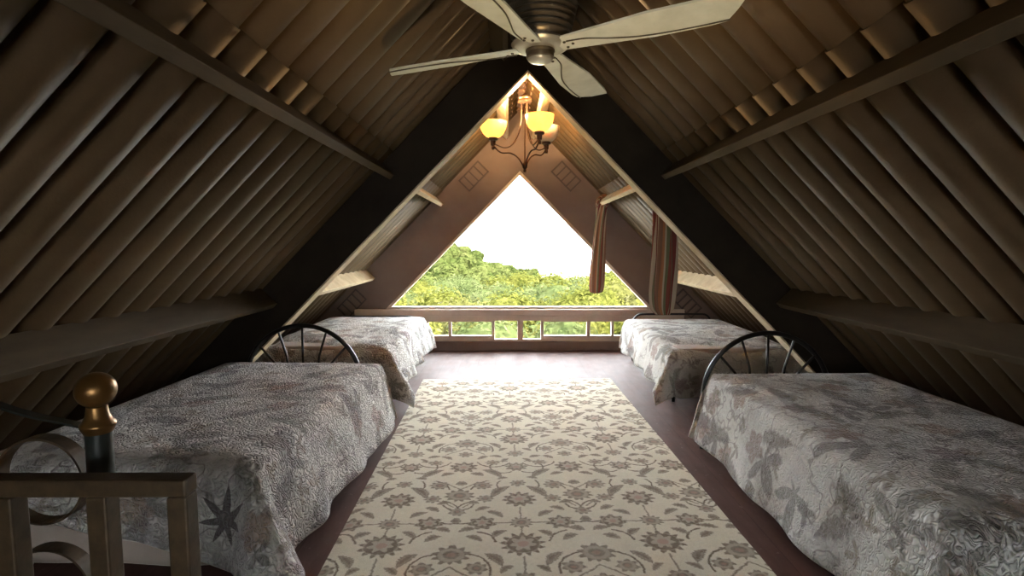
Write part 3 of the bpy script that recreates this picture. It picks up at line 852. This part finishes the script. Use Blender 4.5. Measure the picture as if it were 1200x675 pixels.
# ------------------------------------------------------------------ railing at the stair, near left
def make_railing():
    t = thing('stair_railing', 'bronze stair railing with brass ball newel at the near left corner', 'railing', (-1.05, 1.0, 0))
    def loc(p): return Vector(p) - Vector((-1.05, 1.0, 0))
    yf = 1.02
    def bx(name, lo, hi, m, w=.004):
        bm = bmesh.new(); box(bm, loc(lo), loc(hi)); return bevel(link(name, bm, m, t), w)
    bx('top_rail', (-1.45, yf - .02, .903), (-.768, yf + .022, .938), RAIL)
    bx('bottom_rail', (-1.45, yf - .02, .06), (-.768, yf + .022, .10), RAIL)
    for xc in (-1.131, -.946, -.788):
        bx('upright', (xc - .02, yf - .019, .0), (xc + .02, yf + .021, .902), RAIL)
    nx, ny = -1.04, 1.14
    bm = bmesh.new(); lathe(bm, [(0, 0), (.0255, 0), (.0255, .998), (0, .998)], 28, loc((nx, ny, 0)))
    autosmooth(link('newel_post', bm, POST, t), 40)
    bm = bmesh.new(); c = []
    for k in range(15):
        a = -PI / 2 * .72 + (PI / 2 * 1.72) * k / 14; c.append((.039 * math.cos(a) if k < 14 else 0, 1.080 + .039 * math.sin(a)))
    lathe(bm, [(0, .985), (.027, .985), (.034, 1.0), (.034, 1.006), (.028, 1.012), (.0225, 1.024), (.020, 1.043)] + c, 32, loc((nx, ny, 0)))
    autosmooth(link('ball_finial', bm, BRASS, t), 50)
    for zc in (.878, .625):
        bm = bmesh.new(); r = .096
        pts = [loc((nx - .030 - r + r * math.cos(q), ny, zc + r * math.sin(q))) for q in [2 * PI * k / 48 for k in range(48)]]
        tube(bm, pts, 0, closed=True, flat=(.017, .0025), up=(0, 1, 0)); link('ring', bm, RAIL, t, False)
    bm = bmesh.new()
    pts = bez([loc(q) for q in ((-1.5, ny + .02, 1.13), (-1.33, ny + .02, 1.062), (-1.22, ny + .02, 1.022), (-1.10, ny + .01, 1.0), (nx, ny, .992))], 8)
    tube(bm, pts, 0, flat=(.011, .0025), up=(0, 1, 0)); link('scroll_bar', bm, POST, t)
make_railing()

# ------------------------------------------------------------------ added uplight below the view, brightens fan and upper roof
t = thing('added_uplight', 'added bronze uplight on the floor, out of view, to light the fan from below', 'lamp', (.02, .85, 0))
bm = bmesh.new(); lathe(bm, [(0, 0), (.085, 0), (.085, .012), (.03, .02), (.012, .03), (.012, .10), (.03, .11), (.07, .16), (.075, .20), (.071, .20), (.066, .162), (.026, .118), (0, .118)], 32)
autosmooth(link('body', bm, MOTOR, t), 40)
bm = bmesh.new(); lathe(bm, [(0, .118), (.012, .12), (.024, .14), (.026, .155), (.015, .172), (0, .176)], 20); link('bulb', bm, BULB_ON, t, True)
d = bpy.data.lights.new('added_uplight_spot', 'SPOT'); d.energy = UP_W; d.color = (1.0, .72, .38); d.spot_size = math.radians(70); d.spot_blend = 1; d.shadow_soft_size = .07
l = bpy.data.objects.new('added_uplight_spot', d); C.objects.link(l); l.parent = t; l.location = (0, 0, .19)
l.rotation_euler = Vector((0, 1.3, 2.0)).to_track_quat('-Z', 'Y').to_euler()

# ------------------------------------------------------------------ outside
def ground(x, y):
    g = -7.2 + .02 * (y - 10)
    return g
def terrain():
    bm = bmesh.new(); nx, ny = 40, 40; vs = []
    for j in range(ny + 1):
        y = 8.5 + 110 * (j / ny)
        row = []
        for i in range(nx + 1):
            x = (-1 + 2 * i / nx) * (14 + y * .75)
            h = hill(x, y)
            row.append(bm.verts.new((x, y, ground(x, y) + max(0, h) + .3 * mnoise.noise(Vector((x * .2, y * .2, 0))))))
        vs.append(row)
    for j in range(ny):
        for i in range(nx): bm.faces.new((vs[j][i], vs[j][i + 1], vs[j + 1][i + 1], vs[j + 1][i]))
    struct('hill', bm, SOIL, 'wooded hillside beyond the window', 'hill', smooth=True)
def hill(x, y):
    d = math.hypot((x + 14.5) / (17.0 if x < -14.5 else 13.5), (y - 92) / 30.0)
    return 5.3 * math.exp(-d * d * 1.3)
terrain()
def crown(seed, n_leaf, lumps, leaf):
    rnd = random.Random(seed); bm = bmesh.new(); cs = []
    for k in range(lumps):
        a = rnd.random() * 6.283; rr = rnd.random() ** .5 * 1.5
        cs.append((Vector((rr * math.cos(a), rr * math.sin(a), rnd.uniform(-1.5, 1.1) - .35 * rr)), rnd.uniform(.75, 1.25)))
    for c, r in cs:
        q = bmesh.ops.create_icosphere(bm, subdivisions=2, radius=r * .86, matrix=Matrix.Translation(c))
        for v in q['verts']: v.co += (v.co - c) * .22 * mnoise.noise(v.co * 2.3 + Vector((seed, 0, 0)))
    for i in range(n_leaf):
        c, r = rnd.choice(cs)
        d = Vector((rnd.gauss(0, 1), rnd.gauss(0, 1), rnd.gauss(0, 1) + .3)).normalized()
        p = c + d * r * (.84 + .26 * rnd.random())
        nrm = (d + Vector((rnd.uniform(-.8, .8), rnd.uniform(-.8, .8), rnd.uniform(-.5, .8)))).normalized()
        a = nrm.orthogonal().normalized(); a = Matrix.Rotation(rnd.random() * 6.283, 3, nrm) @ a; b = nrm.cross(a)
        s = leaf * rnd.uniform(.6, 1.25)
        bm.faces.new([bm.verts.new(p + a * s), bm.verts.new(p + b * s * .45), bm.verts.new(p - a * s), bm.verts.new(p - b * s * .45)])
    return bm
def trunk_bm():
    bm = bmesh.new(); tube(bm, bez([(0, 0, -5.6), (.05, .03, -4), (-.06, .02, -2.3), (.02, -.04, -.2)], 5), [.26 - .008 * k for k in range(16)], 8)
    for a in range(4):
        q = a * 1.57 + .4; tube(bm, bez([(0, 0, -2.4), (.5 * math.cos(q), .5 * math.sin(q), -1.3), (1.0 * math.cos(q), 1.0 * math.sin(q), -.2)], 4), [.11 - .008 * k for k in range(9)], 6)
    return bm
PRO = []
for i in range(3):
    t = bpy.data.objects.new('tree', None); C.objects.link(t)
    c = link('crown', crown(i + 3, 13000, 20, .085), LEAF[i], t)
    link('trunk', trunk_bm(), BARK, t, True); PRO.append(t)
used = [0, 0, 0]
def put_tree(k, x, y, top, s, label, group):
    if used[k] == 0: t = PRO[k]
    else:
        t = PRO[k].copy(); C.objects.link(t)
        for ch in PRO[k].children:
            c = ch.copy(); C.objects.link(c); c.parent = t
    used[k] += 1
    t.location = (x, y, top - 1.95 * s); t.scale = (s, s, s); t.rotation_euler.z = random.uniform(0, 6.28)
    tag(t, label, 'tree', group)
KN = ('yellow-green leafy tree', 'paler green leafy tree', 'olive-yellow leafy tree')
rnd = random.Random(21)
rows = [(14.5, 1.15, 2.0, .105, 'in the nearest row outside the window'), (20.5, 1.15, 2.3, .083, 'in the second row outside the window'),
        (28, 1.25, 2.7, .069, 'in the middle of the wood outside'), (38, 1.4, 3.2, .060, 'in the back rows of the wood outside'), (51, 1.6, 3.9, .056, 'at the far edge of the wood below the hill')]
for y, s, step, sl, where in rows:
    half = y * .40 + 1.5; x = -half
    while x < half + .1:
        k = rnd.choices((0, 1, 2), (5, 2, 1) if x < 0 else (3, 2, 3))[0]
        yy = y + rnd.uniform(-1.4, 1.4); u = x / y
        sl2 = sl - .012 * max(0, min(1, (u - .04) / .12)) - .008 * max(0, -u - .1) + rnd.uniform(-.006, .008)
        put_tree(k, x + rnd.uniform(-.4, .4), yy, 1.4 - sl2 * yy, s * rnd.uniform(.9, 1.15), KN[k] + ' ' + where, KN[k] + 's ' + where)
        x += step * rnd.uniform(.85, 1.15)
# wooded hill far off: nobody could count its trees
bm = bmesh.new(); rnd = random.Random(5)
for k in range(420):
    y = rnd.uniform(60, 92); x = rnd.uniform(-34, 12)
    h = hill(x, y)
    if h < .45 or x > 6: continue
    z = ground(x, y) + h + rnd.uniform(.2, 1.5); r = rnd.uniform(.8, 1.5); c = Vector((x, y, z))
    q = bmesh.ops.create_icosphere(bm, subdivisions=2, radius=r, matrix=Matrix.Translation(c))
    for v in q['verts']: v.co += (v.co - c) * .35 * mnoise.noise(v.co * 1.4)
    for i in range(110):
        d = Vector((rnd.gauss(0, 1), rnd.gauss(0, 1) - .4, rnd.gauss(0, 1) + .5)).normalized(); p = c + d * r * rnd.uniform(.9, 1.12)
        nrm = (d + Vector((rnd.uniform(-.8, .8), rnd.uniform(-.8, .8), rnd.uniform(-.5, .8)))).normalized()
        a = nrm.orthogonal().normalized(); b = nrm.cross(a); s = rnd.uniform(.16, .32)
        bm.faces.new([bm.verts.new(p + a * s), bm.verts.new(p + b * s * .6), bm.verts.new(p - a * s), bm.verts.new(p - b * s * .6)])
tag(link('forest', bm, CANOPY), 'rounded hill covered in darker green forest, left of the window centre', 'forest', kind='stuff')
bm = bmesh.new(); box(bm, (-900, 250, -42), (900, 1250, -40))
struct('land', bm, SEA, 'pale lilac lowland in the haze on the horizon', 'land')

# ------------------------------------------------------------------ light
w = bpy.data.worlds.new('sky'); bpy.context.scene.world = w; w.use_nodes = True
nt = w.node_tree; E.nt = nt; bg = nt.nodes['Background']
tc = nt.nodes.new('ShaderNodeTexCoord'); sp = nt.nodes.new('ShaderNodeSeparateXYZ'); nt.links.new(tc.outputs['Generated'], sp.inputs[0])
rp = nt.nodes.new('ShaderNodeValToRGB'); rp.color_ramp.elements[0].position = .0; rp.color_ramp.elements[0].color = (.92, .92, .95, 1)
rp.color_ramp.elements[1].position = .35; rp.color_ramp.elements[1].color = (.86, .93, 1, 1)
nt.links.new(sp.outputs[2], rp.inputs[0]); nt.links.new(rp.outputs[0], bg.inputs['Color']); bg.inputs['Strength'].default_value = 4.0
d = bpy.data.lights.new('sun', 'SUN'); d.energy = 5.0; d.angle = .03; d.color = (1, .95, .85)
s = bpy.data.objects.new('sun', d); C.objects.link(s); s.rotation_euler = Vector((-.75, .25, -.9)).to_track_quat('-Z', 'Y').to_euler()

# ------------------------------------------------------------------ camera
cam = bpy.data.cameras.new('camera'); co = bpy.data.objects.new('camera', cam); C.objects.link(co)
cam.sensor_width = 36; cam.lens = 620 / 1200 * 36; cam.clip_start = .05; cam.clip_end = 3000
co.location = (-.134, 0, 1.4); co.rotation_euler = (PI / 2 - math.atan(52.5 / 620), 0, -3 / 620)
sc = bpy.context.scene; sc.camera = co
sc.view_settings.view_transform = 'Standard'; sc.view_settings.look = 'None'; sc.view_settings.gamma = 1; sc.view_settings.use_curve_mapping = False
sc.view_settings.exposure = 3.15
sc.cycles.max_bounces = 12; sc.cycles.diffuse_bounces = 6; sc.cycles.transparent_max_bounces = 16
